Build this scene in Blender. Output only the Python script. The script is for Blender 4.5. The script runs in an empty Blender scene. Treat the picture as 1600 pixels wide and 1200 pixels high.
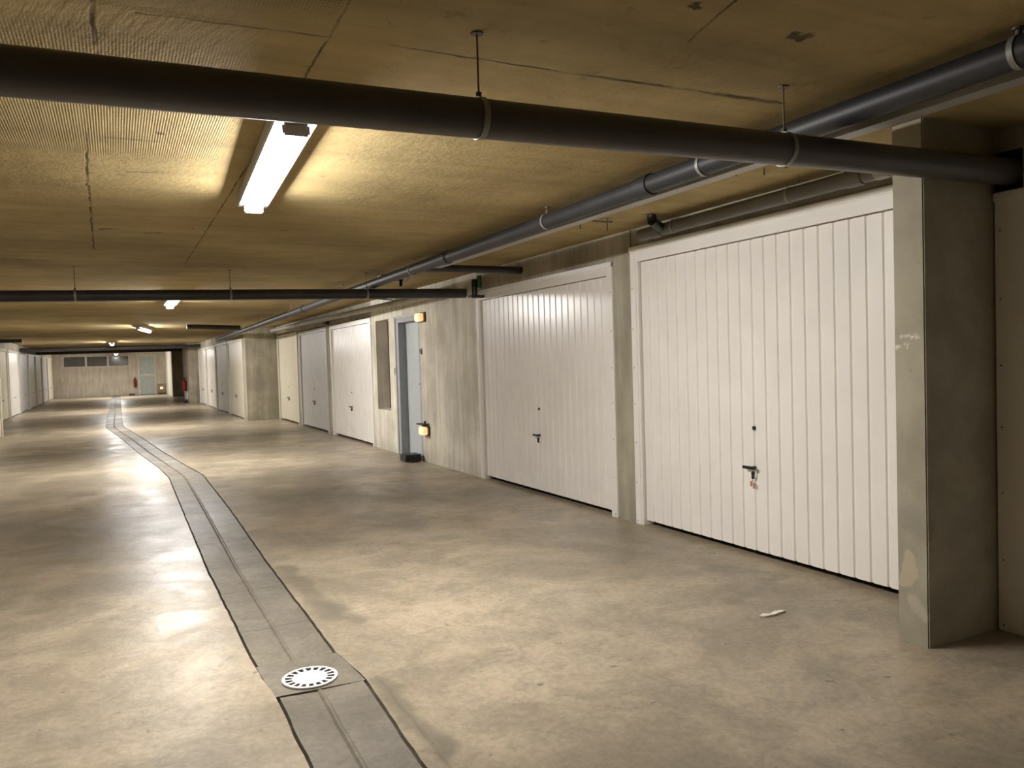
import bpy, bmesh, math, random
from mathutils import Vector, Matrix
random.seed(7)
SC = bpy.context.scene
C = SC.collection

# ------------------------------------------------------------ camera, world, exposure
F_PX, CAM_H = 1230.0, 1.40
def _ray(u, v): return Vector((u - 800.0, 600.0 - v, -F_PX))
_Y = _ray(180, 580).normalized()
_Z = _ray(1180, 550).cross(_ray(180, 580)).normalized()
if _Z.y < 0: _Z = -_Z
_X = _Y.cross(_Z).normalized()
cam_d = bpy.data.cameras.new('camera'); cam = bpy.data.objects.new('camera', cam_d); C.objects.link(cam)
cam_d.sensor_fit = 'HORIZONTAL'; cam_d.sensor_width = 36.0; cam_d.lens = F_PX / 1600.0 * 36.0
cam_d.clip_start = 0.02; cam_d.clip_end = 200
_R = Matrix((_X, _Y, _Z))
cam.matrix_world = Matrix.Translation((0, 0, CAM_H)) @ _R.to_4x4()
SC.camera = cam

w = bpy.data.worlds.new('world'); SC.world = w; w.use_nodes = True
w.node_tree.nodes['Background'].inputs[0].default_value = (0.02, 0.018, 0.015, 1)
w.node_tree.nodes['Background'].inputs[1].default_value = 0.3

vs = SC.view_settings
vs.view_transform = 'Standard'; vs.look = 'None'; vs.gamma = 1.0; vs.use_curve_mapping = False
vs.exposure = 0.12
LAMP = 205.0                      # emission of every strip lamp's diffuser
SC.cycles.max_bounces = 10; SC.cycles.diffuse_bounces = 6; SC.cycles.glossy_bounces = 4
SC.cycles.sample_clamp_indirect = 6.0
SC.cycles.caustics_reflective = False; SC.cycles.caustics_refractive = False

CEIL = 2.44
XR, XL = 3.85, -2.30             # right wall face, near left wall face
XR2, XL2 = 3.05, -3.05           # faces further down the hall
YEND, YBACK = 50.0, -7.0

# ------------------------------------------------------------ node helpers
class N:
    def __init__(s, name):
        s.m = bpy.data.materials.new(name); s.m.use_nodes = True
        s.t = s.m.node_tree; s.b = s.t.nodes['Principled BSDF']
        tc = s.t.nodes.new('ShaderNodeNewGeometry'); s.P = tc.outputs['Position']
    def n(s, ty, **k):
        x = s.t.nodes.new(ty)
        for a, v in k.items(): setattr(x, a, v)
        return x
    def put(s, sock, v):
        if hasattr(v, 'node'): s.t.links.new(v, sock)
        else: sock.default_value = v
    def math(s, op, a, b=0.0, clamp=False):
        x = s.n('ShaderNodeMath', operation=op, use_clamp=clamp); s.put(x.inputs[0], a); s.put(x.inputs[1], b); return x.outputs[0]
    def vm(s, op, a, b=(0, 0, 0), scale=None, out=0):
        x = s.n('ShaderNodeVectorMath', operation=op); s.put(x.inputs[0], a); s.put(x.inputs[1], b)
        if scale is not None: s.put(x.inputs['Scale'], scale)
        return x.outputs[out]
    def noise(s, scale, detail=4, rough=0.55, vec=None, dist=0.0):
        x = s.n('ShaderNodeTexNoise'); s.put(x.inputs['Vector'], vec if vec is not None else s.P)
        x.inputs['Scale'].default_value = scale; x.inputs['Detail'].default_value = detail
        x.inputs['Roughness'].default_value = rough; x.inputs['Distortion'].default_value = dist
        return x.outputs[0]
    def ramp(s, v, a, b, c0=0.0, c1=1.0):
        x = s.n('ShaderNodeMapRange', interpolation_type='SMOOTHSTEP')
        s.put(x.inputs['Value'], v)
        for i, q in zip(('From Min', 'From Max', 'To Min', 'To Max'), (a, b, c0, c1)): x.inputs[i].default_value = q
        return x.outputs[0]
    def mix(s, f, a, b, mode='MIX'):
        x = s.n('ShaderNodeMix', data_type='RGBA', blend_type=mode)
        s.put(x.inputs[0], f); s.put(x.inputs[6], a); s.put(x.inputs[7], b); return x.outputs[2]
    def xyz(s, v=None):
        x = s.n('ShaderNodeSeparateXYZ'); s.put(x.inputs[0], v if v is not None else s.P); return x.outputs
    def warp(s, amt, scale):
        x = s.n('ShaderNodeTexNoise'); s.put(x.inputs['Vector'], s.P); x.inputs['Scale'].default_value = scale
        x.inputs['Detail'].default_value = 3
        d = s.vm('SUBTRACT', x.outputs['Color'], (0.5, 0.5, 0.5))
        return s.vm('ADD', s.P, s.vm('SCALE', d, scale=amt))
    def seg(s, P, A, B, w0, w1):
        ba = Vector(B) - Vector(A)
        pa = s.vm('SUBTRACT', P, tuple(A))
        h = s.math('MULTIPLY', s.vm('DOT_PRODUCT', pa, tuple(ba), out=1), 1.0 / max(ba.dot(ba), 1e-9), clamp=True)
        d = s.vm('LENGTH', s.vm('SUBTRACT', pa, s.vm('SCALE', tuple(ba), scale=h)), out=1)
        return s.ramp(d, w0, w1, 1.0, 0.0)
    def then(s, P, prev):
        """P again, evaluated only after prev: keeps long chains of marks inside the shader's memory"""
        if prev is None: return P
        x = s.n('ShaderNodeVectorMath', operation='SCALE'); s.put(x.inputs[0], (1e-7, 1e-7, 1e-7)); s.put(x.inputs['Scale'], prev)
        return s.vm('ADD', P, x.outputs[0])
    def bump(s, h, strength, dist=0.01, normal=None):
        x = s.n('ShaderNodeBump'); s.put(x.inputs['Height'], h)
        x.inputs['Strength'].default_value = strength; x.inputs['Distance'].default_value = dist
        if normal is not None: s.put(x.inputs['Normal'], normal)
        return x.outputs[0]
    def done(s, col, rough=0.6, normal=None, metal=0.0, spec=0.5):
        s.put(s.b.inputs['Base Color'], col); s.put(s.b.inputs['Roughness'], rough)
        s.b.inputs['Metallic'].default_value = metal
        s.b.inputs['Specular IOR Level'].default_value = spec
        if normal is not None: s.put(s.b.inputs['Normal'], normal)
        return s.m
def rgb(r, g, b): return (r, g, b, 1.0)

def mat_plain(name, col, rough=0.5, metal=0.0, spec=0.5, var=0.08, scale=9.0):
    k = N(name)
    v = k.ramp(k.noise(scale, 5), 0.3, 0.7, 1 - var, 1 + var)
    c = k.vm('SCALE', tuple(col), scale=v)
    return k.done(c, rough, None, metal, spec)

def mat_wall(name, c0, c1, lines=True):
    k = N(name)
    W = k.warp(0.25, 1.3)
    a = k.ramp(k.noise(1.6, 6, 0.6, W), 0.32, 0.68)
    col = k.mix(a, rgb(*c0), rgb(*c1))
    X, Y, Z = k.xyz()
    st = k.n('ShaderNodeCombineXYZ')
    k.put(st.inputs[0], k.math('MULTIPLY', X, 7.0)); k.put(st.inputs[1], k.math('MULTIPLY', Y, 7.0)); k.put(st.inputs[2], k.math('MULTIPLY', Z, 0.7))
    s_ = k.ramp(k.noise(1.0, 5, 0.6, st.outputs[0]), 0.3, 0.72, 0.82, 1.12)
    col = k.mix(1.0, col, k.vm('SCALE', (1, 1, 1), scale=s_), 'MULTIPLY')
    sp = k.ramp(k.noise(26, 3, 0.6), 0.66, 0.74)
    col = k.mix(k.math('MULTIPLY', sp, 0.35), col, rgb(c0[0] * .45, c0[1] * .45, c0[2] * .45))
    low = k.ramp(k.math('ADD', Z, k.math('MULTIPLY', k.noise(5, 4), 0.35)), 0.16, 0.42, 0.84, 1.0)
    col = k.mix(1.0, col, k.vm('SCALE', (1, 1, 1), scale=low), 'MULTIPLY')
    h = k.noise(60, 5, 0.7)
    if lines:
        fr = k.math('FRACT', k.math('MULTIPLY', k.math('ADD', X, Y), 1 / 0.62))
        ln = k.ramp(fr, 0.0, 0.018, 1.0, 0.0)
        col = k.mix(k.math('MULTIPLY', ln, 0.30), col, rgb(c0[0] * .5, c0[1] * .5, c0[2] * .5))
        h = k.math('SUBTRACT', h, k.math('MULTIPLY', ln, 0.6))
    return k.done(col, 0.85, k.bump(h, 0.25, 0.006), spec=0.25)

def mat_ceiling():
    k = N('ceiling_concrete')
    X, Y, Z = k.xyz()
    W = k.warp(0.35, 0.9)
    a = k.ramp(k.noise(0.9, 7, 0.62, W), 0.3, 0.7)
    col = k.mix(a, rgb(0.315, 0.235, 0.100), rgb(0.47, 0.366, 0.172))
    # board marks run across the hall
    sv = k.n('ShaderNodeCombineXYZ')
    k.put(sv.inputs[0], k.math('MULTIPLY', X, 0.5)); k.put(sv.inputs[1], k.math('MULTIPLY', Y, 6.0))
    s_ = k.ramp(k.noise(1.0, 6, 0.62, sv.outputs[0]), 0.28, 0.72, 0.89, 1.08)
    col = k.mix(1.0, col, k.vm('SCALE', (1, 1, 1), scale=s_), 'MULTIPLY')
    W2 = k.warp(0.022, 10.0)
    segs = [((0.63, 1.2), (0.655, 2.9), .002, .007), ((0.655, 2.9), (0.66, 8.5), .002, .008),
            ((-0.01, 1.6), (-0.02, 2.85), .003, .012), ((-0.07, 3.9), (-0.10, 5.0), .003, .010), ((-0.09, 5.0), (-0.12, 7.6), .003, .010),
            ((0.85, 2.50), (1.55, 2.49), .002, .009), ((1.55, 2.49), (2.55, 2.46), .005, .016), ((2.2, 2.47), (2.5, 2.46), .008, .028),
            ((0.10, 2.55), (0.66, 2.51), .003, .010), ((1.36, 4.99), (1.50, 4.80), .002, .010),
            ((0.0, 3.95), (0.22, 3.95), .003, .012), ((0.1, 4.6), (0.26, 4.55), .003, .016), ((-.05, 6.5), (0.05, 6.45), .01, .03),
            ((0.25, 6.6), (0.34, 6.55), .008, .03), ((-2, 9.9), (2.7, 9.9), .004, .012), ((-2, 17.6), (2.7, 17.6), .004, .014),
            ((1.6, 1.4), (1.75, 2.1), .002, .008), ((0.95, 6.9), (2.4, 6.85), .003, .010)]
    m = None
    for A, B, w0, w1 in segs:
        q = k.seg(k.then(W2, m), (A[0], A[1], CEIL), (B[0], B[1], CEIL), w0, w1)
        m = q if m is None else k.math('MAXIMUM', m, q)
    br = k.ramp(k.noise(5.0, 3, 0.6), 0.30, 0.62, 0.25, 1.0)
    m = k.math('MULTIPLY', m, br)
    W3 = k.warp(0.11, 16.0)
    holes = [((2.07, 1.92), .030), ((1.60, 1.87), .020), ((3.45, 3.30), .014), ((0.21, 3.80), .018), ((1.2, 6.2), .02), ((1.28, 4.3), .008),
             ((0.55, 6.3), .018), ((2.34, 2.16), .006), ((-.6, 4.9), .02), ((2.1, 5.2), .01)]
    for A, r in holes:
        q = k.seg(k.then(W3, m), (A[0] - r * .5, A[1], CEIL), (A[0] + r * .5, A[1] + .01, CEIL), r * .55, r * 1.1)
        m = k.math('MAXIMUM', m, k.math('MULTIPLY', q, 0.95))
    col = k.mix(k.math('MULTIPLY', m, 0.85), col, rgb(0.035, 0.025, 0.012))
    sp = k.ramp(k.noise(11, 5, 0.7, W), 0.60, 0.72)
    col = k.mix(k.math('MULTIPLY', sp, 0.45), col, rgb(0.12, 0.085, 0.04))
    # expanded-metal imprint on the patches left of the long joint
    d1 = k.math('SINE', k.math('MULTIPLY', k.math('ADD', k.math('MULTIPLY', X, 1.0), k.math('MULTIPLY', Y, 0.55)), 2 * math.pi / 0.021))
    d2 = k.math('SINE', k.math('MULTIPLY', k.math('SUBTRACT', k.math('MULTIPLY', X, 1.0), k.math('MULTIPLY', Y, 0.55)), 2 * math.pi / 0.021))
    mesh = k.math('MULTIPLY', d1, d2)
    Xw, Yw, _ = k.xyz(k.warp(0.5, 2.2))
    pa = k.math('MULTIPLY', k.ramp(Yw, 3.95, 4.35, 1, 0), k.ramp(Xw, 0.45, 0.62, 1, 0))
    pa = k.math('MULTIPLY', pa, k.ramp(Y, 2.60, 2.9, 0, 1))
    pb = k.math('MULTIPLY', k.ramp(Y, 2.34, 2.40, 1, 0), k.ramp(X, 0.62, 0.64, 1, 0))
    pb = k.math('MULTIPLY', pb, k.ramp(X, 0.12, 0.2, 0, 1))
    pm = k.math('MAXIMUM', pa, pb)
    col = k.mix(k.math('MULTIPLY', k.math('MULTIPLY', pm, k.ramp(mesh, -0.2, 0.6, 1, 0)), 0.30), col, rgb(0.16, 0.12, 0.065))
    sc_ = k.n('ShaderNodeCombineXYZ')
    k.put(sc_.inputs[0], k.math('ADD', k.math('MULTIPLY', X, 34.0), k.math('MULTIPLY', Y, 9.0))); k.put(sc_.inputs[1], k.math('MULTIPLY', Y, 5.0))
    scr = k.noise(1.0, 4, 0.6, sc_.outputs[0])
    ps = k.math('MULTIPLY', k.ramp(X, 0.64, 0.66, 1, 0), k.math('MULTIPLY', k.ramp(Y, 2.50, 2.54, 0, 1), k.ramp(Y, 2.9, 3.2, 1, 0)))
    h = k.math('ADD', k.noise(34, 6, 0.72), k.math('MULTIPLY', k.noise(7, 5, 0.65), 2.2))
    h = k.math('ADD', h, k.math('MULTIPLY', k.math('MULTIPLY', pm, mesh), 0.35))
    h = k.math('ADD', h, k.math('MULTIPLY', k.math('MULTIPLY', ps, scr), 2.0))
    h = k.math('SUBTRACT', h, k.math('MULTIPLY', m, 0.6))
    sc2 = k.n('ShaderNodeCombineXYZ'); k.put(sc2.inputs[0], k.math('MULTIPLY', X, 3.0)); k.put(sc2.inputs[1], k.math('MULTIPLY', Y, 26.0))
    h = k.math('ADD', h, k.math('MULTIPLY', k.noise(1.0, 5, .7, sc2.outputs[0]), 0.5))
    return k.done(col, 0.85, k.bump(h, 0.55, 0.006), spec=0.3)

def mat_floor(name='floor_concrete', grey=False):
    k = N(name)
    X, Y, Z = k.xyz()
    W = k.warp(0.9, 0.8)
    a = k.ramp(k.noise(0.75, 8, 0.62, W), 0.34, 0.66)
    if grey:
        col = k.mix(a, rgb(0.165, 0.145, 0.112), rgb(0.26, 0.232, 0.178))
    else:
        col = k.mix(a, rgb(0.28, 0.234, 0.168), rgb(0.485, 0.402, 0.288))
    b = k.ramp(k.noise(2.7, 8, 0.68, W), 0.40, 0.66)
    col = k.mix(k.math('MULTIPLY', b, 0.55), col, rgb(0.22, 0.192, 0.14) if not grey else rgb(0.12, 0.108, 0.085))
    b3 = k.ramp(k.noise(7.0, 8, 0.72, k.warp(0.4, 2.5)), 0.46, 0.70)
    col = k.mix(k.math('MULTIPLY', b3, 0.40), col, rgb(0.20, 0.17, 0.12) if not grey else rgb(0.12, 0.105, 0.08))
    f = k.ramp(k.noise(30, 7, 0.75), 0.3, 0.7, 0.82, 1.12)
    col = k.mix(1.0, col, k.vm('SCALE', (1, 1, 1), scale=f), 'MULTIPLY')
    W2 = k.vm('MULTIPLY', k.warp(0.16, 5.0), (1, 1, 0))
    st = [((3.3, 4.45), (2.9, 5.25), .05, .22, .22), ((3.40, 3.98), (3.66, 3.66), .03, .08, .42), ((3.66, 3.6), (3.05, 3.38), .02, .07, .38),
          ((1.00, 5.6), (1.02, 4.3), .02, .09, .62), ((1.06, 4.5), (1.12, 4.2), .02, .08, .5), ((0.98, 3.36), (1.00, 2.6), .02, .07, .6),
          ((2.3, 8.6), (3.4, 7.4), .2, .7, .30), ((3.0, 13.4), (1.6, 13.9), .2, .9, .35), ((-1.2, 8.8), (0.2, 8.2), .3, 1.0, .38),
          ((-2.2, 15.2), (0.0, 15.0), .3, 1.2, .40), ((1.2, 16.5), (3.8, 17.2), .3, 1.0, .40), ((-0.8, 4.6), (-0.4, 5.6), .1, .5, .20),
          ((2.6, 10.4), (3.4, 9.7), .1, .5, .28), ((0.9, 24.6), (3.0, 24.8), .3, 1.2, .35), ((-3, 25), (-.4, 24.5), .3, 1.2, .35)]
    if not grey:
        for A, B, w0, w1, am in st:
            q = k.seg(W2, (*A, 0), (*B, 0), w0, w1)
            col = k.mix(k.math('MULTIPLY', q, am), col, rgb(0.15, 0.135, 0.10))
        thin = [((0.96, 1.6), (0.99, 3.4)), ((1.2, 12.6), (3.6, 12.2)), ((-2, 11.6), (.5, 11.6)), ((1.0, 14.6), (3.8, 13.9))]
        for A, B in thin:
            q = k.seg(k.vm('MULTIPLY', k.warp(0.05, 3), (1, 1, 0)), (*A, 0), (*B, 0), .003, .012)
            col = k.mix(k.math('MULTIPLY', q, .35), col, rgb(0.12, 0.11, 0.085))
    else:
        for y in (1.7, 2.35, 4.35, 5.15, 5.85, 6.05, 6.7, 7.6, 8.3, 9.4, 10.3):
            q = k.seg(k.vm('MULTIPLY', k.warp(0.04, 4), (1, 1, 0)), (0.3, y, 0), (1.2, y + .03, 0), .004, .018)
            col = k.mix(k.math('MULTIPLY', q, .75), col, rgb(0.10, 0.09, 0.075))
        for y in (17.6, 20.1, 22.4, 23.3, 25.2, 27.6, 28.3, 31.0, 34.0):
            q = k.seg(k.vm('MULTIPLY', k.warp(0.3, 3), (1, 1, 0)), (-.4, y, 0), (.4, y + .1, 0), .08, .4)
            col = k.mix(k.math('MULTIPLY', q, .6), col, rgb(0.12, 0.11, 0.10))
    dots = k.ramp(k.noise(13, 2, 0.5), 0.71, 0.74)
    col = k.mix(k.math('MULTIPLY', dots, 0.6), col, rgb(0.12, 0.10, 0.07))
    rough = k.ramp(k.noise(1.9, 7, 0.7, W), 0.3, 0.7, *((0.40, 0.6) if grey else (0.27, 0.46)))
    h = k.math('ADD', k.math('ADD', k.noise(18, 6, 0.7), k.math('MULTIPLY', k.noise(75, 3, 0.7), 0.35)), k.math('MULTIPLY', k.noise(3.5, 4, 0.6), 2.5))
    return k.done(col, rough, k.bump(h, 0.20, 0.006), spec=0.27)

M = {}
M['floor'] = mat_floor(); M['gutter'] = mat_floor('gutter_concrete', True)
M['ceil'] = mat_ceiling()
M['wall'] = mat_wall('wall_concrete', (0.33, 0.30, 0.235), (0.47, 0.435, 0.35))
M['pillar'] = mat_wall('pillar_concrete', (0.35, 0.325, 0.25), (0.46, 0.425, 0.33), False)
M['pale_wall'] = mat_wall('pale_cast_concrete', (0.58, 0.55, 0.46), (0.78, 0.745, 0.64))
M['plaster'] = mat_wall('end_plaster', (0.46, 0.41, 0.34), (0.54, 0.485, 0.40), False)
M['dark'] = mat_plain('unlit_garage', (0.04, 0.037, 0.03), 0.9)
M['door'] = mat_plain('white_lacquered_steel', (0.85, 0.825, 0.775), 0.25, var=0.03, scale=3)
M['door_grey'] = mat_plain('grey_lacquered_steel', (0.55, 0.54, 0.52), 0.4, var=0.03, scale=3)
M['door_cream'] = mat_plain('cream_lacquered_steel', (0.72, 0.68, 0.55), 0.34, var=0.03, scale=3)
M['black'] = mat_plain('black_plastic', (0.012, 0.012, 0.013), 0.4)
M['pvc'] = mat_plain('dark_grey_pvc', (0.034, 0.032, 0.036), 0.40, var=0.2, scale=3)
M['pvc_near'] = mat_plain('dark_pvc_flare_lift', (0.085, 0.078, 0.078), 0.42, var=0.1, scale=3)  # same dark pvc, lightened to stand in for flare on its shaded side
M['pvc_long'] = mat_plain('black_pvc', (0.022, 0.022, 0.025), 0.5, var=0.2, scale=3)
M['pvc_mid'] = mat_plain('mid_grey_pvc', (0.16, 0.155, 0.145), 0.45, var=0.12, scale=4)
M['pvc_pale'] = mat_plain('pale_grey_pvc', (0.36, 0.35, 0.33), 0.4, var=0.1, scale=4)
M['galv'] = mat_plain('galvanised_steel', (0.30, 0.295, 0.27), 0.5, metal=0.4, var=0.15, scale=30)
M['rod'] = mat_plain('threaded_steel', (0.16, 0.14, 0.11), 0.5, metal=0.6)
M['housing'] = mat_plain('lamp_housing_grey', (0.52, 0.50, 0.47), 0.5)
M['white'] = mat_plain('white_plastic', (0.82, 0.80, 0.78), 0.35, var=0.02)
M['paper'] = mat_plain('white_paper', (0.80, 0.76, 0.68), 0.8)
M['red'] = mat_plain('red_paint', (0.22, 0.012, 0.012), 0.35)
M['pink'] = mat_plain('faded_red_tag', (0.55, 0.20, 0.15), 0.5)
M['leaf'] = mat_plain('pale_blue_paint', (0.50, 0.54, 0.56), 0.45, var=0.04)
M['bluegrey'] = mat_plain('blue_paint_reveal_shade', (0.34, 0.36, 0.38), 0.5, var=0.06)  # darker copy of the leaf's blue, the reveal's shade put into the colour
M['green'] = mat_plain('green_pipe', (0.02, 0.11, 0.07), 0.45)
M['frame'] = mat_plain('pale_frame', (0.52, 0.49, 0.43), 0.5)
M['panel'] = mat_plain('frosted_panel', (0.36, 0.40, 0.38), 0.3)
M['brownwall'] = mat_wall('brown_concrete', (0.22, 0.18, 0.13), (0.30, 0.25, 0.18), False)
def emissive(name, col, s):
    k = N(name); k.b.inputs['Emission Color'].default_value = (*col, 1); k.b.inputs['Emission Strength'].default_value = s
    return k.done(rgb(0.8, 0.8, 0.8), 0.4)
M['tube'] = emissive('lamp_diffuser', (1.0, 0.97, 0.94), LAMP)
M['tube_mid'] = emissive('lamp_diffuser_fresh', (1.0, 0.97, 0.94), LAMP * 1.4)
M['tube_far'] = emissive('lamp_diffuser_bright', (1.0, 0.97, 0.94), LAMP * 1.5)
M['amber'] = emissive('amber_lens', (1.0, 0.55, 0.18), 0.85)
_g = N('window_glass'); _g.b.inputs['Transmission Weight'].default_value = 0.85; M['glass'] = _g.done(rgb(0.7, 0.72, 0.7), 0.12)

# ------------------------------------------------------------ mesh helpers
def obj(name, bm, mat, parent=None, smooth=False, loc=None):
    bmesh.ops.recalc_face_normals(bm, faces=bm.faces)
    me = bpy.data.meshes.new(name); bm.to_mesh(me); bm.free()
    me.materials.append(mat)
    if smooth:
        for p in me.polygons: p.use_smooth = True
        me.set_sharp_from_angle(angle=math.radians(38))
    o = bpy.data.objects.new(name, me); C.objects.link(o)
    if parent is not None: o.parent = parent
    if loc: o.location = loc
    return o
def box(bm, x0, x1, y0, y1, z0, z1, bev=0.0):
    r = bmesh.ops.create_cube(bm, size=1.0)
    for v in r['verts']:
        v.co = Vector((x0 + (v.co.x + .5) * (x1 - x0), y0 + (v.co.y + .5) * (y1 - y0), z0 + (v.co.z + .5) * (z1 - z0)))
    if bev > 0:
        es = {e for v in r['verts'] for e in v.link_edges}
        bmesh.ops.bevel(bm, geom=list(es), offset=bev, segments=2, affect='EDGES')
    return bm
def tube(bm, A, B, r, n=24, r2=None):
    A, B = Vector(A), Vector(B); d = B - A
    q = Vector((0, 0, 1)).rotation_difference(d.normalized()).to_matrix().to_4x4()
    bmesh.ops.create_cone(bm, cap_ends=True, segments=n, radius1=r, radius2=r if r2 is None else r2, depth=d.length,
                          matrix=Matrix.Translation((A + B) / 2) @ q)
    return bm
def ring(bm, A, B, r, t, n=24):
    """open band between radius r and r+t from A to B"""
    A, B = Vector(A), Vector(B); d = (B - A).normalized()
    q = Vector((0, 0, 1)).rotation_difference(d).to_matrix()
    L = []
    for P, R_ in ((A, r), (A, r + t), (B, r + t), (B, r)):
        L.append([bm.verts.new(P + q @ Vector((R_ * math.cos(2 * math.pi * i / n), R_ * math.sin(2 * math.pi * i / n), 0))) for i in range(n)])
    for j in range(4):
        a, b = L[j], L[(j + 1) % 4]
        for i in range(n): bm.faces.new((a[i], a[(i + 1) % n], b[(i + 1) % n], b[i]))
    return bm
def B_(): return bmesh.new()
def empty(name, loc=(0, 0, 0), rz=0.0):
    o = bpy.data.objects.new(name, None); C.objects.link(o); o.location = loc; o.rotation_euler = (0, 0, rz)
    o.empty_display_size = 0.1
    return o
def tag(o, label, cat, group=None, kind=None):
    o['label'] = label; o['category'] = cat
    if group: o['group'] = group
    if kind: o['kind'] = kind
    return o
def struct(o, label=None):
    o['kind'] = 'structure'
    if label: o['label'] = label
    return o

# ------------------------------------------------------------ floor with the drainage gutter cut into it
def lerp(a, b, t): return a + (b - a) * t
KEY = [(-7.0, .545, .905), (2.6, .545, .905), (3.40, .550, .940), (3.80, .525, .905), (5.7, .51, .92), (8.2, .53, .965), (11.1, .56, .985),
       (12.2, .50, .88), (14.8, .29, .67), (18.2, .05, .44), (22.2, -.28, .13), (50.0, -.22, .20)]
def chan(y):
    for (a, l0, r0), (b, l1, r1) in zip(KEY, KEY[1:]):
        if a <= y <= b:
            t = (y - a) / (b - a); return lerp(l0, l1, t), lerp(r0, r1, t)
    return KEY[-1][1:]
ys = [YBACK, -2.0, 1.0]
y = 1.08
while y < 14: ys.append(round(y, 3)); y += 0.08
while y < 50: ys.append(y); y += 0.6
ys += [50.0]
for q in (3.40, 3.80): ys.append(q)
ys = sorted(set(ys))
jl = {y: (chan(y)[0] + random.uniform(-1, 1) * .003, chan(y)[1] + random.uniform(-1, 1) * .003) for y in ys}
bm = B_()
G = 0.30
for side in (0, 1):
    prev = None
    for y in ys:
        l, r = jl[y]
        if side == 0: a, b = bm.verts.new((-9, y, 0)), bm.verts.new((l, y, 0)); c = bm.verts.new((l, y, -.03))
        else: a, b = bm.verts.new((9, y, 0)), bm.verts.new((r, y, 0)); c = bm.verts.new((r, y, -.03))
        if prev:
            bm.faces.new((prev[0], prev[1], b, a)); bm.faces.new((prev[1], prev[2], c, b))
        prev = (a, b, c)
me_floor = obj('floor', bm, M['floor'])
for p in me_floor.data.polygons:
    if p.normal.z < -0.5: p.flip()
struct(me_floor)
def gutter(y0, y1, prof):
    bm = B_(); prev = None
    for y in [q for q in ys if y0 - 1e-6 <= q <= y1 + 1e-6]:
        l, r = jl[y]; wd = r - l
        cur = [bm.verts.new((l + f * wd + o, y, z)) for f, o, z in prof]
        if prev:
            for i in range(len(prof) - 1): bm.faces.new((prev[i], prev[i + 1], cur[i + 1], cur[i]))
        prev = cur
    return bm
PROF = [(0, -.004, -.028), (0, .011, -.028), (0, .015, -.003), (.44, 0, -.011), (.465, 0, -.002), (.480, 0, -.002), (.51, 0, -.007), (1, -.014, -.002), (1, -.010, -.028), (1, .004, -.028)]
g1 = gutter(YBACK, 3.40 - .0, PROF); o = obj('floor_gutter', g1, M['gutter']); struct(o)
o = obj('floor_gutter', gutter(3.80, 50.0, PROF), M['gutter']); struct(o)
bm = B_(); vsq = [bm.verts.new(p) for p in ((.545, 3.412, -.001), (.935, 3.392, -.001), (.91, 3.792, -.001), (.53, 3.80, -.001))]
bm.faces.new(vsq)
r = bmesh.ops.extrude_face_region(bm, geom=bm.faces[:])
for e in r['geom']:
    if isinstance(e, bmesh.types.BMVert): e.co.z = -.03
struct(obj('floor_drain_surround', bm, M['gutter']))
bm = B_(); box(bm, -1, 1.6, YBACK, 50, -.05, -.029); struct(obj('floor_gutter_bed', bm, M['dark']))

# round white floor drain
dr = tag(empty('floor_drain', (.722, 3.535, 0), 0.2), 'round white slotted drain grate set in the concrete floor gutter', 'drain')
dr['kind'] = 'thing'
bm = B_(); tube(bm, (0, 0, -.002), (0, 0, .0015), .112, 40); obj('slot_shade_disc', bm, M['black'], dr)  # black disc painting the shade of a hollow under the slots
bm = B_(); ring(bm, (0, 0, .0015), (0, 0, .008), .108, .014, 48); tube(bm, (0, 0, .0015), (0, 0, .0065), .077, 48)
for i in range(18):
    a = 2 * math.pi * i / 18; c_, s_ = math.cos(a), math.sin(a)
    p = [(.076, -.006), (.110, -.0065), (.110, .0065), (.076, .006)]
    lo = [bm.verts.new((x * c_ - y * s_, x * s_ + y * c_, .0016)) for x, y in p]
    hi = [bm.verts.new((x * c_ - y * s_, x * s_ + y * c_, .0060)) for x, y in p]
    bm.faces.new(hi); bm.faces.new(lo[::-1])
    for j in range(4): bm.faces.new((lo[j], lo[(j + 1) % 4], hi[(j + 1) % 4], hi[j]))
obj('grate', bm, M['white'], dr)

# ------------------------------------------------------------ ceiling and walls
bm = B_(); box(bm, -9, 9, YBACK, YEND + .3, CEIL, CEIL + .2); struct(obj('ceiling', bm, M['ceil']))
WT = 0.20
RD = [(-0.55, 2.365), (2.56, 5.385), (5.655, 8.505), (12.82, 15.62), (15.92, 18.55), (18.80, 21.30)]     # garage doorways in the right wall
bm = B_()
def rw(y0, y1, z0=0, z1=CEIL, x0=XR, x1=XR + WT): box(bm, x0, x1, y0, y1, z0, z1)
rw(YBACK, RD[0][0]); rw(2.37, 2.56)
LT = {0: 2.13, 1: 2.29, 2: 2.21, 3: 2.19, 4: 2.20, 5: 2.22}
for i, (a, b) in enumerate(RD):
    if i == 0:
        rw(a, 2.24, LT[0]); rw(2.24, 2.37, LT[0], 2.14); rw(2.24, 2.37, 2.325, CEIL)
    else: rw(a, b, LT[i])

rw(18.55, 18.80); rw(15.62, 15.92); rw(21.30, 21.50)
# service doorway reveal is the wall's own thickness; alcove behind the tall opening
rw(11.70, 12.75, .45, .65, XR + WT, 4.7); rw(11.70, 12.75, 2.09, 2.3, XR + WT, 4.7); rw(11.70, 12.75, .45, 2.3, 4.7, 4.8)
rw(11.60, 11.70, .45, 2.3, XR + WT, 4.8); rw(12.75, 12.8, .45, 2.3, XR + WT, 4.8)
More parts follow.
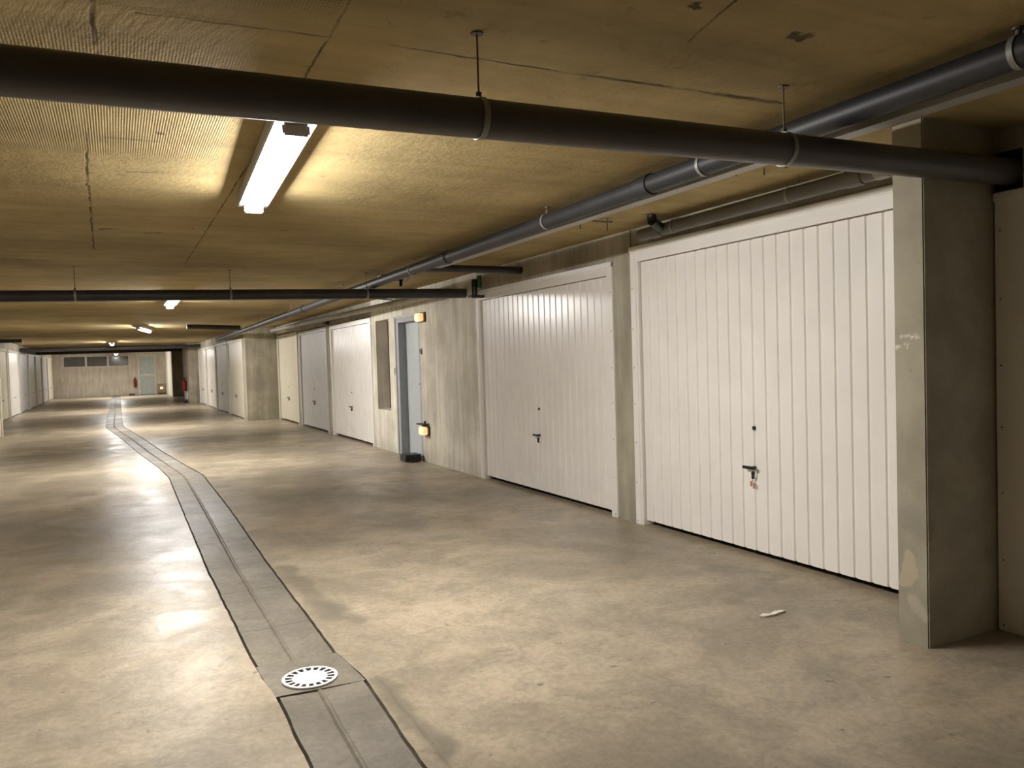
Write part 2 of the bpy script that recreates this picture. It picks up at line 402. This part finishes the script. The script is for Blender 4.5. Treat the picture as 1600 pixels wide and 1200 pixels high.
# set-forward part further down the hall
RD2 = [(21.98, 25.02), (25.20, 28.22), (28.40, 31.36), (31.52, 34.30)]
box(bm, XR2, XR, 21.50, 21.95, 0, CEIL)
for i, (a, b) in enumerate(RD2):
    rw(a, b, 2.21, CEIL, XR2, XR2 + WT)
    if i < 3: rw(b, RD2[i + 1][0], 0, CEIL, XR2, XR2 + WT)
rw(34.30, 34.5, 0, CEIL, XR2, XR2 + WT)
rw(34.7, 37.4, 0, CEIL, 2.66, 2.9); rw(34.5, 34.7, 0, CEIL, 2.66, 4); rw(37.4, 44.0, 0, CEIL, 3.85, 4.05)
rw(44.0, 44.2, 0, CEIL, 2.60, 4.0)
struct(obj('wall_right', bm, M['wall']))
bm = B_()
rw(8.505, 10.50); rw(10.50, 11.56, 2.07); rw(11.56, 11.90); rw(11.90, 12.58, 0, .65); rw(11.90, 12.58, 2.09); rw(12.58, 12.82)
struct(obj('wall_right', bm, M['pale_wall']))
bm = B_(); box(bm, 2.60, 2.85, 44.2, YEND, 0, CEIL); struct(obj('wall_right', bm, M['door_cream']))
bm = B_(); box(bm, 2.62, 3.85, 43.94, 44.0, 0, CEIL); struct(obj('wall_right', bm, M['brownwall']))

LD2 = [(26.5, 29.45), (29.75, 32.65), (32.95, 36.1), (36.35, 39.2), (39.45, 42.4), (42.7, 45.8), (46.1, 49.1)]
bm = B_()
box(bm, XL - WT, XL, YBACK, 17.9, 0, CEIL); box(bm, XL - WT, XL, 17.9, 20.7, 2.21, CEIL); box(bm, XL - WT, XL, 20.7, 20.95, 0, CEIL)
box(bm, -9, XL - WT, 20.75, 20.95, 0, CEIL)
yy = 20.95
for a, b in LD2:
    box(bm, XL2 - WT, XL2, yy, a, 0, CEIL); box(bm, XL2 - WT, XL2, a, b, 2.21, CEIL); yy = b
box(bm, XL2 - WT, XL2, yy, YEND, 0, CEIL)
struct(obj('wall_left', bm, M['wall']))
bm = B_(); box(bm, -9, 9, YBACK - .2, YBACK, -.05, CEIL); struct(obj('wall_back', bm, M['wall']))
bm = B_(); box(bm, 9, 9.2, YBACK, YEND, -.05, CEIL); box(bm, -9.2, -9, YBACK, YEND, -.05, CEIL); struct(obj('wall_side', bm, M['dark']))
bm = B_()
box(bm, -9, -2.60, YEND, YEND + .2, 0, CEIL); box(bm, -2.60, .78, YEND, YEND + .2, 0, 1.64); box(bm, -2.60, .78, YEND, YEND + .2, 2.32, CEIL)
box(bm, .78, 1.18, YEND, YEND + .2, 0, CEIL); box(bm, 1.18, 2.10, YEND, YEND + .2, 2.28, CEIL); box(bm, 2.10, 9, YEND, YEND + .2, 0, CEIL)
struct(obj('wall_end', bm, M['plaster']))
# end wall window
wn = struct(empty('window_1', (-.91, YEND, 1.98)))
bm = B_()
box(bm, -1.69, 1.69, -.03, .08, .27, .34); box(bm, -1.69, 1.69, -.03, .08, -.34, -.27)
for x in (-1.655, -.53, .56, 1.655): box(bm, x - .05, x + .05, -.028, .078, -.30, .30)
obj('window_frame', bm, M['frame'], wn)
for x0, x1 in ((-1.6, -.58), (-.48, .51), (.61, 1.6)):
    bm = B_(); box(bm, x0, x1, .03, .04, -.27, .27); obj('window_pane', bm, M['glass'], wn)
bm = B_(); box(bm, -9, 9, YEND + 1.2, YEND + 1.3, 0, CEIL); struct(obj('wall_outer', bm, M['brownwall']))
# end wall door
dd = struct(empty('door_1', (1.64, YEND, 0)))
bm = B_(); box(bm, -.46, -.38, -.03, .1, 0, 2.28); box(bm, .38, .46, -.03, .1, 0, 2.28); box(bm, -.38, .38, -.03, .1, 2.2, 2.28); box(bm, -.38, .38, -.01, .08, 1.08, 1.18)
obj('door_frame', bm, M['frame'], dd)
bm = B_(); box(bm, -.38, .38, .02, .06, .02, 1.08); box(bm, -.38, .38, .02, .06, 1.18, 2.2); obj('door_panel', bm, M['panel'], dd)
# service door in the right wall: blue-grey frame with shade in its colour, pale leaf set back in the reveal
d2 = struct(empty('door_2', (XR, 11.0, 0)))
bm = B_(); box(bm, .0, .16, .44, .555, 0, 2.06); box(bm, .0, .16, -.50, -.44, 0, 2.06); box(bm, .0, .16, -.44, .44, 2.0, 2.065); obj('door_frame', bm, M['bluegrey'], d2)
bm = B_(); box(bm, -.012, .02, .555, .60, 0, 2.10); box(bm, -.012, .02, -.45, .60, 2.065, 2.10); obj('door_frame_lip', bm, M['frame'], d2)
bm = B_(); box(bm, .12, .16, -.44, .44, .02, 2.0); obj('door_leaf', bm, M['leaf'], d2)
bm = B_(); box(bm, .075, .12, -.37, -.34, .98, 1.12, .004); tube(bm, (.07, -.35, 1.08), (.07, -.24, 1.08), .010, 10); obj('door_handle', bm, M['black'], d2)

# pillars
bm = B_(); box(bm, 3.315, XR + WT, 2.37, 2.53, 0, CEIL)
bmesh.ops.bevel(bm, geom=[e for e in bm.edges if abs(e.verts[0].co.z - e.verts[1].co.z) > 1], offset=.006, segments=2, affect='EDGES')
p = obj('concrete_pillar', bm, M['pillar']); struct(p, 'bare concrete fin pillar projecting beside the nearest white garage door')
# worn patches and scuffs on the fin's hall face
def seg_patch():
    k = N('pillar_scuffs'); return k
def mat_pillar_fin():
    k = N('fin_concrete')
    W = k.warp(0.25, 1.3)
    a = k.ramp(k.noise(2.2, 6, 0.6, W), 0.3, 0.7)
    col = k.mix(a, rgb(0.31, 0.285, 0.215), rgb(0.43, 0.395, 0.30))
    P1 = k.warp(0.10, 9); P2 = k.warp(0.05, 22)
    m1 = k.seg(P1, (3.30, 2.455, .40), (3.30, 2.465, .30), .035, .048)
    col = k.mix(k.math('MULTIPLY', m1, .75), col, rgb(0.50, 0.43, 0.31))
    m2 = k.seg(P1, (3.30, 2.44, .20), (3.30, 2.40, .15), .02, .05)
    col = k.mix(k.math('MULTIPLY', m2, .55), col, rgb(0.50, 0.45, 0.36))
    m3 = k.seg(P1, (3.30, 2.50, .60), (3.30, 2.40, .56), .03, .09)
    col = k.mix(k.math('MULTIPLY', m3, .35), col, rgb(0.22, 0.20, 0.17))
    for z, y0, y1 in ((1.455, 2.52, 2.405), (1.405, 2.52, 2.445)):
        m = k.math('MULTIPLY', k.seg(P2, (3.30, y0, z), (3.30, y1, z), .010, .022), k.ramp(k.noise(90, 2), .38, .56))
        col = k.mix(k.math('MULTIPLY', m, .8), col, rgb(0.80, 0.76, 0.66))
    sp = k.ramp(k.noise(30, 3, 0.6), 0.68, 0.76)
    col = k.mix(k.math('MULTIPLY', sp, .5), col, rgb(0.15, 0.13, 0.10))
    return k.done(col, 0.85, k.bump(k.noise(50, 5, .7), .25, .006), spec=.25)
p.data.materials[0] = mat_pillar_fin()
for (y0, y1, lab) in ((5.395, 5.645, 'narrow concrete pillar between the two large near white garage doors'),):
    bm = B_(); box(bm, XR - .004, XR + WT, y0, y1, 0, CEIL); struct(obj('concrete_pillar', bm, M['pillar']), lab)

# ------------------------------------------------------------ garage doors
def door_panel_bm(w, z0, z1, pitch=.1135, groove=.024, depth=.011):
    """vertical ribbed steel sheet across y from -w/2 to w/2, face toward -x"""
    n = max(2, round(w / pitch)); p = w / n; bm = B_()
    prof = []
    for i in range(n):
        a = -w / 2 + i * p
        prof += [(a + groove / 2, 0.0), (a + p - groove / 2, 0.0)]
        if i < n - 1: prof += [(a + p - groove / 4, depth), (a + p + groove / 4, depth)]
    fr = [[bm.verts.new((x, y, z)) for y, x in prof] for z in (z0, z1)]
    bk = [[bm.verts.new((.045, y, z)) for y in (prof[0][0], prof[-1][0])] for z in (z0, z1)]
    m = len(prof)
    for i in range(m - 1): bm.faces.new((fr[0][i], fr[0][i + 1], fr[1][i + 1], fr[1][i]))
    bm.faces.new((bk[0][0], bk[0][1], bk[1][1], bk[1][0]))
    bm.faces.new((fr[0][0], fr[1][0], bk[1][0], bk[0][0])); bm.faces.new((fr[0][-1], bk[0][1], bk[1][1], fr[1][-1]))
    bm.faces.new(fr[0] + [bk[0][1], bk[0][0]]); bm.faces.new(fr[1] + [bk[1][1], bk[1][0]])
    return bm
def garage_door(X, y0, y1, top, side, mat, label, head=.10, hz=.60, detail=2, gap=.045, hy=None, proud=.02, jw=.075, group='garage doors along the hall'):
    w_ = y1 - y0; yc = (y0 + y1) / 2
    d = tag(empty('garage_door', (X, yc, 0), 0 if side > 0 else math.pi), label, 'garage door', group, 'thing')
    bm = B_()
    for s in (-1, 1):
        a, b = sorted((s * w_ / 2, s * (w_ / 2 - jw)))
        box(bm, -proud, .09, a, b, 0, top, .004)
        if detail > 1:
            box(bm, -proud + .006, .09, *sorted((s * (w_ / 2 - jw), s * (w_ / 2 - jw - .022))), 0, top - head, .002)
    box(bm, -proud, .09, -w_ / 2 + jw, w_ / 2 - jw, top - head, top, .004)
    if detail > 1: box(bm, -proud - .012, .0, -w_ / 2, w_ / 2, top - .042, top, .004)
    obj('frame', bm, mat, d)
    pw = w_ - 2 * jw - (.05 if detail > 1 else .01)
    pn = door_panel_bm(pw, gap, top - head - .006)
    pn_o = obj('door_panel', pn, mat, d, loc=(.012, 0, 0))
    y_h = 0 if hy is None else (hy - yc) * (1 if side > 0 else -1)
    hd = B_(); box(hd, -.040, -.022, y_h - .035, y_h + .075, hz + .006, hz + .026, .004); tube(hd, (-.03, y_h, hz + .015), (.012, y_h, hz + .015), .010, 12)
    obj('handle', hd, M['black'], d)
    if detail > 0:
        lk = B_(); box(lk, -.004, .013, y_h - .020, y_h + .020, hz - .055, hz - .003, .003); obj('lock_plate', lk, M['galv'] if detail < 2 else M['white'], d)
        lc = B_(); tube(lc, (-.016, y_h, hz - .022), (.0, y_h, hz - .022), .012, 14); box(lc, -.02, -.004, y_h - .006, y_h + .006, hz - .06, hz - .022); obj('lock_cylinder', lc, M['black'], d)
        sq = B_(); box(sq, .002, .016, y_h - .012, y_h + .012, .872, .896); obj('bolt_cover', sq, M['black'], d)
    if detail > 1:
        for s in (-1, 1):
            for z in (.03, .35, .68, 1.0, 1.3, 1.62, 1.95):
                rv = B_(); tube(rv, (-proud - .004, s * (w_ / 2 - .028), z), (-proud + .004, s * (w_ / 2 - .028), z), .005, 8)
                obj('rivet', rv, M['galv'], d)
    return d
gd = garage_door
g0 = gd(XR, *RD[0], 2.13, 1, M['door'], 'shaded white garage door beyond the fin pillar, cut off by the frame edge', hz=.6, jw=.16)
g1 = gd(XR, *RD[1], 2.29, 1, M['door'], 'largest ribbed white garage door, beside the fin pillar, with tagged keys in its lock', head=.125, hy=4.03)
g2 = gd(XR, *RD[2], 2.21, 1, M['door'], 'ribbed white garage door between the narrow pillar and the long concrete wall', head=.11, hy=7.07)
gd(XR, *RD[3], 2.17, 1, M['door'], 'white garage door just past the tall wall opening, first of the recessed three', detail=1, head=.08)
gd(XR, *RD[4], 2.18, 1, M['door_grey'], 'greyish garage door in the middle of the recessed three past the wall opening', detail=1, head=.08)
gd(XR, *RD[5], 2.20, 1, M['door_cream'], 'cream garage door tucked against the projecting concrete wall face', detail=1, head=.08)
lab2 = [('cream garage door at the corner of the projecting concrete wall face', 'door_cream'),
        ('grey garage door next beyond the cream corner one on the projecting row', 'door_grey'),
        ('white garage door third along the projecting row past the cream corner one', 'door'),
        ('white garage door last of the projecting row, before the extinguisher wall', 'door')]
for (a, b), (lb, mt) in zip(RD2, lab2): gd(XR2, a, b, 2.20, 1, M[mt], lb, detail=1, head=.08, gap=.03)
labl = [('pale garage door on the far left row, first seen past the projecting left wall', 'door_cream'),
        ('bright white garage door second in the far left row', 'door'),
        ('grey garage door third in the far left row, darker than its neighbours', 'door_grey'),
        ('pale garage door fourth in the far left row, just past the darker grey one', 'door_cream'),
        ('pale garage door fifth in the far left row', 'door_cream'),
        ('grey garage door next to last in the far left row', 'door_grey'),
        ('cream garage door at the end of the left row, touching the end wall', 'door_cream')]
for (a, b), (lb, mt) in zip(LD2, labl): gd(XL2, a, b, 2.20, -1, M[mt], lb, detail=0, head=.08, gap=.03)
gd(XL, 17.9, 20.7, 2.20, -1, M['door_cream'], 'cream garage door edge at the left border of the picture on the projecting wall', detail=1, head=.08, gap=.03)

# keys with red tags hanging from the near door's lock
ky = tag(empty('key_set', (XR - .012, 4.03, .54)), 'small keys with faded red tags hanging from the largest garage door lock', 'keys')
bm = B_(); box(bm, -.006, -.002, -.002, .002, -.02, .02); obj('key', bm, M['galv'], ky)
bm = B_(); box(bm, -.008, -.003, .002, .020, -.052, -.016, .001); obj('key_tag', bm, M['pink'], ky)
bm = B_(); box(bm, -.010, -.006, -.017, -.008, -.066, -.026, .001); obj('key_tag', bm, M['pink'], ky)

# ------------------------------------------------------------ pipes
def pipe_run(name, A, B, r, mat, label, clamps=(), rods=True, sockets=(), cat='pipe', group=None):
    A, B = Vector(A), Vector(B); L = (B - A).length; d = (B - A) / L
    e = tag(empty(name, A), label, cat, group)
    bm = B_(); tube(bm, (0, 0, 0), B - A, r, 40); obj('pipe_tube', bm, mat, e, True)
    for s in sockets:
        bm = B_(); P = d * s; ring(bm, P - d * .055, P + d * .055, r * .98, r * .13 + .002, 36); obj('socket', bm, mat, e, True)
    for s in clamps:
        P = d * s
        bm = B_(); ring(bm, P - d * .010, P + d * .010, r + .0005, .004, 36); q = obj('clamp', bm, M['galv'], e, True)
        if rods:
            top = CEIL - A.z
            bm = B_(); tube(bm, P + Vector((0, 0, r)), (P.x, P.y, top), .0032, 8); tube(bm, (P.x, P.y, top - .006), (P.x, P.y, top), .02, 12)
            tube(bm, P + Vector((0, 0, r)), P + Vector((0, 0, r + .02)), .010, 8)
            obj('hanger_rod', bm, M['rod'], e)
    return e
sl = .0185
pipe_run('waste_pipe', (XL, 2.30, 2.150 + XL * sl), (XR + .12, 2.30, 2.150 + (XR + .12) * sl), .062, M['pvc_near'],
         'large dark pipe hung across the ceiling, nearest the camera, ending at the fin pillar', clamps=(1.07 - XL, 2.39 - XL), sockets=())
pipe_run('waste_pipe', (XL, 8.85, 2.157 + XL * .017), (XR + .1, 8.85, 2.157 + (XR + .1) * .017), .057, M['pvc'],
         'second dark pipe crossing the hall, ending above the long bare concrete wall', clamps=(-.32 - XL, 1.13 - XL, 2.62 - XL))
pipe_run('waste_pipe', (XL2 + .02, 33.3, 2.25), (XR2 - .02, 33.3, 2.30), .065, M['pvc'], 'far dark pipe crossing the hall just before the extinguisher wall')
pipe_run('waste_pipe', (XL2 + .03, 39.6, 2.26), (3.84, 39.6, 2.31), .065, M['pvc'], 'farthest dark pipe crossing the hall in front of the end wall')
pipe_run('waste_pipe', (-3.05, 26.0, 2.33), (-2.30, 26.0, 2.33), .05, M['pvc'], 'short dark pipe stub high on the far left above the garage doors')
pipe_run('waste_pipe', (1.5, 19.4, 2.365), (2.66, 19.4, 2.33), .055, M['pvc'], 'short dark pipe branching off the long pipe before the projecting wall face')
pipe_run('collector_pipe', (2.70, -2.2, 2.383), (2.70, 24.5, 2.225), .052, M['pvc_long'],
         'long dark pipe running down the hall under the ceiling over the door fronts',
         clamps=(1.58 + 2.2, 3.13 + 2.2, 4.75 + 2.2, 7.5 + 2.2, 10.2 + 2.2, 13.6 + 2.2, 17 + 2.2), sockets=(3.62 + 2.2, 6.6 + 2.2, 12.6 + 2.2))
bm = B_(); box(bm, 2.835, 2.925, -2.2, 7.30, 2.322, 2.40, .003)
tr = obj('cable_trunking', bm, M['pvc_pale']); tag(tr, 'pale grey cable trunking running beside the long dark ceiling pipe', 'cable trunking')
bm = B_()
e = pipe_run('branch_pipe', (2.72, 7.36, 2.33), (XR + .05, 7.36, 2.33), .038, M['pvc'], 'short black pipe from the long ceiling pipe to the wall over the second garage door')
# green and black stub below it
st = tag(empty('pipe_stub', (3.72, 8.28, 2.13)), 'green and black pipe elbow hanging above the corner of the second garage door', 'pipe')
bm = B_(); tube(bm, (0, 0, .0), (0, 0, .20), .032, 20); obj('pipe_tube', bm, M['black'], st, True)
bm = B_(); tube(bm, (.05, -.03, .10), (.05, -.03, .24), .028, 20); obj('green_sleeve', bm, M['green'], st, True)
bm = B_(); box(bm, -.06, .10, -.05, .05, -.012, .018, .004); obj('collar', bm, M['black'], st)
# grey pipe over the near door, with fitting and elbow
e = pipe_run('grey_pipe', (3.74, 5.10, 2.345), (3.74, 2.56, 2.362), .045, M['pvc_mid'],
             'mid grey pipe along the wall top over the largest garage door', clamps=(1.54, .42), rods=False, sockets=(2.02, 2.30, .22))
bm = B_(); tube(bm, (-.02, -.30, .0), (-.16, -.36, .045), .036, 20); tube(bm, (-.16, -.36, .045), (-.16, -.36, .088), .036, 20); obj('elbow', bm, M['black'], e, True)
bm = B_(); ring(bm, (0, -2.16, .016), (0, -2.24, .016), .046, .004, 30); tube(bm, (0, -2.10, .03), (-.10, -2.16, .065), .03, 20); obj('branch_socket', bm, M['pvc_pale'], e, True)
e = pipe_run('pale_pipe', (3.73, 9.2, 2.265), (3.73, 21.45, 2.345), .046, M['pvc_pale'],
             'pale grey pipe along the wall top over the recessed garage doors', clamps=(2.0, 4.2, 6.4, 8.6), rods=False, sockets=(5.0, 9.0))
bm = B_(); tube(bm, (3.74, 15.35, 2.212), (3.74, 15.55, 2.212), .038, 18)
tag(obj('pipe_stub', bm, M['black'], None, True), 'small black pipe end below the pale pipe over the recessed doors', 'pipe')
# thin cable strut and clutter beside the second pipe
bm = B_()
tube(bm, (3.20, 9.30, 2.345), (3.02, 8.30, 2.39), .010, 8)
tag(obj('cable_strut', bm, M['pvc_pale']), 'thin pale slanting cable above the end of the second dark pipe', 'cable')
bm = B_(); 
for a, b in (((2.80, 10.9, 2.36), (3.2, 11.3, 2.38)), ((3.2, 11.3, 2.38), (3.84, 11.6, 2.36))): tube(bm, a, b, .009, 8)
tag(obj('black_cable', bm, M['black']), 'loose black cables strung above the second dark pipe end', 'cable')
bm = B_(); box(bm, 2.83, 2.92, 8.97, 9.12, 2.36, CEIL - .002, .006); box(bm, 2.90, 3.12, 9.00, 9.03, 2.375, 2.395, .004); tube(bm, (3.09, 9.015, 2.31), (3.09, 9.015, 2.38), .02, 12)
tag(obj('pipe_bracket', bm, M['black']), 'small black ceiling bracket beside the long pipe above the second dark pipe', 'bracket')
# small steel hooks left in the ceiling
for i, (x, y, L) in enumerate(((3.14, 3.38, .055), (3.33, 3.36, .04), (3.66, 3.42, .05))):
    bm = B_(); tube(bm, (x, y, CEIL - L), (x, y, CEIL), .004, 6)
    tag(obj('ceiling_rod', bm, M['rod']), ['first', 'second', 'third'][i] + ' from the left of three cut rods in the ceiling by the long pipe', 'rod', 'cut rods in the ceiling')
bm = B_(); box(bm, 3.08, 3.40, 4.98, 5.01, CEIL - .03, CEIL - .022); tube(bm, (3.12, 5.0, CEIL - .09), (3.12, 5.0, CEIL), .004, 6); tube(bm, (3.36, 5.0, CEIL - .09), (3.36, 5.0, CEIL), .004, 6)
tag(obj('steel_bracket', bm, M['rod']), 'small empty steel hanger bracket on the ceiling over the narrow pillar', 'bracket')

# ------------------------------------------------------------ strip lamps
def strip_lamp(x, y, rz, label, L=1.60, mat='tube', drop=0.0):
    e = tag(empty('strip_lamp', (x, y, CEIL - drop), rz), label, 'ceiling lamp', 'strip lamps down the hall')
    bm = B_(); box(bm, -.088, .088, -L / 2 - .09, L / 2 + .09, -.070, -.001, .006); obj('housing', bm, M['housing'], e)
    bm = B_()
    n = 10; w_, d_ = .048, .042
    prof = [(-w_, -.070)] + [(-w_ * math.cos(math.pi * i / n), -.076 - (d_ - .006) * math.sin(math.pi * i / n) ** .6) for i in range(n + 1)] + [(w_, -.070)]
    rows = [[bm.verts.new((px_, yy_, pz_)) for px_, pz_ in prof] for yy_ in (-L / 2, L / 2)]
    for i in range(len(prof) - 1): bm.faces.new((rows[0][i], rows[0][i + 1], rows[1][i + 1], rows[1][i]))
    bm.faces.new(rows[0]); bm.faces.new(rows[1])
    obj('diffuser', bm, M[mat], e, True)
    for s in (-1, 1):
        bm = B_(); box(bm, -.054, .054, *sorted((s * L / 2, s * (L / 2 + .03))), -.118, -.070, .008); obj('end_cap', bm, M['housing'], e)
    if drop:
        for s in (-1, 1):
            bm = B_(); tube(bm, (0, s * .6, -.002), (0, s * .6, drop), .005, 8); obj('hanger_rod', bm, M['rod'], e)
    return e
strip_lamp(.735, 4.08, math.radians(-3.2), 'lit strip lamp nearest the camera, large on the ceiling behind the first dark pipe', L=1.68)
strip_lamp(.78, 12.2, 0, 'lit strip lamp just beyond the second dark pipe', mat='tube_mid')
strip_lamp(.64, 20.6, math.radians(-10), 'lit strip lamp third from the camera, set slightly askew', mat='tube_mid')
strip_lamp(-.06, 31.2, 0, 'lit strip lamp just in front of the far dark pipes', mat='tube_far')
strip_lamp(.07, 46.4, 0, 'lit strip lamp farthest away, seen just under the far dark pipes', mat='tube_far', drop=.07)

# ------------------------------------------------------------ small things
def exit_light(name, X, y, z, lab, bracket=False):
    e = tag(empty(name, (X, y, z)), lab, 'emergency light')
    bm = B_(); box(bm, -.02, 0, -.13, .13, -.07, .07, .005); obj('base_plate', bm, M['black'], e)
    bm = B_(); box(bm, -.09, -.02, -.09, .10, -.055, .055, .012); obj('lens', bm, M['amber'], e)
    if bracket:
        bm = B_(); box(bm, -.10, -.0, -.10, .16, .085, .10, .003); box(bm, -.05, -.03, -.06, -.02, .06, .14, .004); obj('guard_bracket', bm, M['black'], e)
    return e
exit_light('emergency_light', XR, 10.36, 2.02, 'amber emergency light high on the concrete wall beside the pale blue door')
exit_light('emergency_light', XR, 10.34, .44, 'amber emergency light low on the concrete wall under a black bracket', True)
bm = B_(); box(bm, 2.14, 2.58, YEND - .1, YEND, .05, .60, .01)
e = tag(obj('warning_box', bm, M['brownwall']), 'orange box with a lit lens beside the end wall door', 'emergency light')
bm = B_(); box(bm, 2.28, 2.44, YEND - .13, YEND - .1, .28, .42, .008); l_ = obj('lens', bm, M['amber'], e)
bm = B_(); box(bm, XR - .02, XR, 10.42, 10.50, 1.51, 1.59, .004)
tag(obj('wall_switch', bm, M['galv']), 'small dark switch on the concrete wall under the high emergency light', 'switch')
bm = B_(); box(bm, XR - .022, XR - .018, 10.445, 10.475, 1.53, 1.57); obj('switch_button', bm, M['black'], bpy.data.objects['wall_switch'])
bb = tag(empty('black_box', (3.72, 10.62, 0)), 'low black box on the floor against the wall below the low emergency light', 'box')
bm = B_(); box(bm, -.14, .10, -.13, .13, 0, .085, .012); obj('box_body', bm, M['black'], bb)
bm = B_(); box(bm, -.145, .105, -.135, .135, .085, .10, .006); obj('lid', bm, M['black'], bb)
bm = B_(); box(bm, -.10, .02, -.20, -.14, 0, .04, .008); obj('foot', bm, M['black'], bb)
bm = B_(); box(bm, XR - .03, XR, 11.60, 11.635, 1.22, 1.32, .004); tag(obj('intercom_button', bm, M['white']), 'small white push button plate on the wall edge between opening and door', 'button')
def extinguisher(x, y, lab, rz):
    e = tag(empty('fire_extinguisher', (x, y, .48), rz), lab, 'fire extinguisher')
    bm = B_(); tube(bm, (0, 0, 0), (0, 0, .40), .085, 20); tube(bm, (0, 0, .40), (0, 0, .48), .085, 20, .03); obj('cylinder', bm, M['red'], e, True)
    bm = B_(); tube(bm, (0, 0, .48), (0, 0, .54), .03, 12); box(bm, -.02, .02, -.12, .04, .53, .57, .005); obj('valve', bm, M['black'], e)
    bm = B_(); tube(bm, (0, -.11, .08), (0, -.10, .50), .014, 8); tube(bm, (0, -.11, .0), (0, -.11, .10), .025, 8); obj('hose', bm, M['black'], e)
    return e
extinguisher(.99, YEND - .1, 'red fire extinguisher on the end wall left of the glazed door', 0)
extinguisher(2.56, 35.6, 'red fire extinguisher on the right-hand projecting wall beyond the garage doors', math.pi / 2)
bm = B_(); box(bm, 2.625, 2.655, 35.1, 36.5, .15, .47); tag(obj('notice_board', bm, M['paper']), 'pale panel on the wall under the right-hand fire extinguisher', 'panel')
bm = B_(); box(bm, 2.44, 2.64, 35.2, 35.5, 0, .09, .01); tag(obj('bait_box', bm, M['black']), 'small black box on the floor below the right-hand fire extinguisher', 'box')
bm = B_(); box(bm, .65, .95, YEND - .25, YEND - .05, 0, .09, .01); tag(obj('bait_box', bm, M['black']), 'small black box on the floor left of the end wall door', 'box')
bm = B_()
pts = [(-.085, -.012), (-.05, .012), (-.01, .006), (.03, .030), (.075, .034), (.09, .010), (.04, -.004), (.0, -.022), (-.06, -.026)]
lo = [bm.verts.new((x, y, .001)) for x, y in pts]; hi = [bm.verts.new((x, y, .005 + random.uniform(0, .006))) for x, y in pts]
bm.faces.new(hi); bm.faces.new(lo[::-1])
for j in range(len(pts)): bm.faces.new((lo[j], lo[(j + 1) % len(pts)], hi[(j + 1) % len(pts)], hi[j]))
o = obj('paper_scrap', bm, M['paper'], loc=(3.07, 3.10, 0)); o.rotation_euler.z = -.2
tag(o, 'torn white paper scrap on the floor in front of the largest garage door', 'paper scrap')
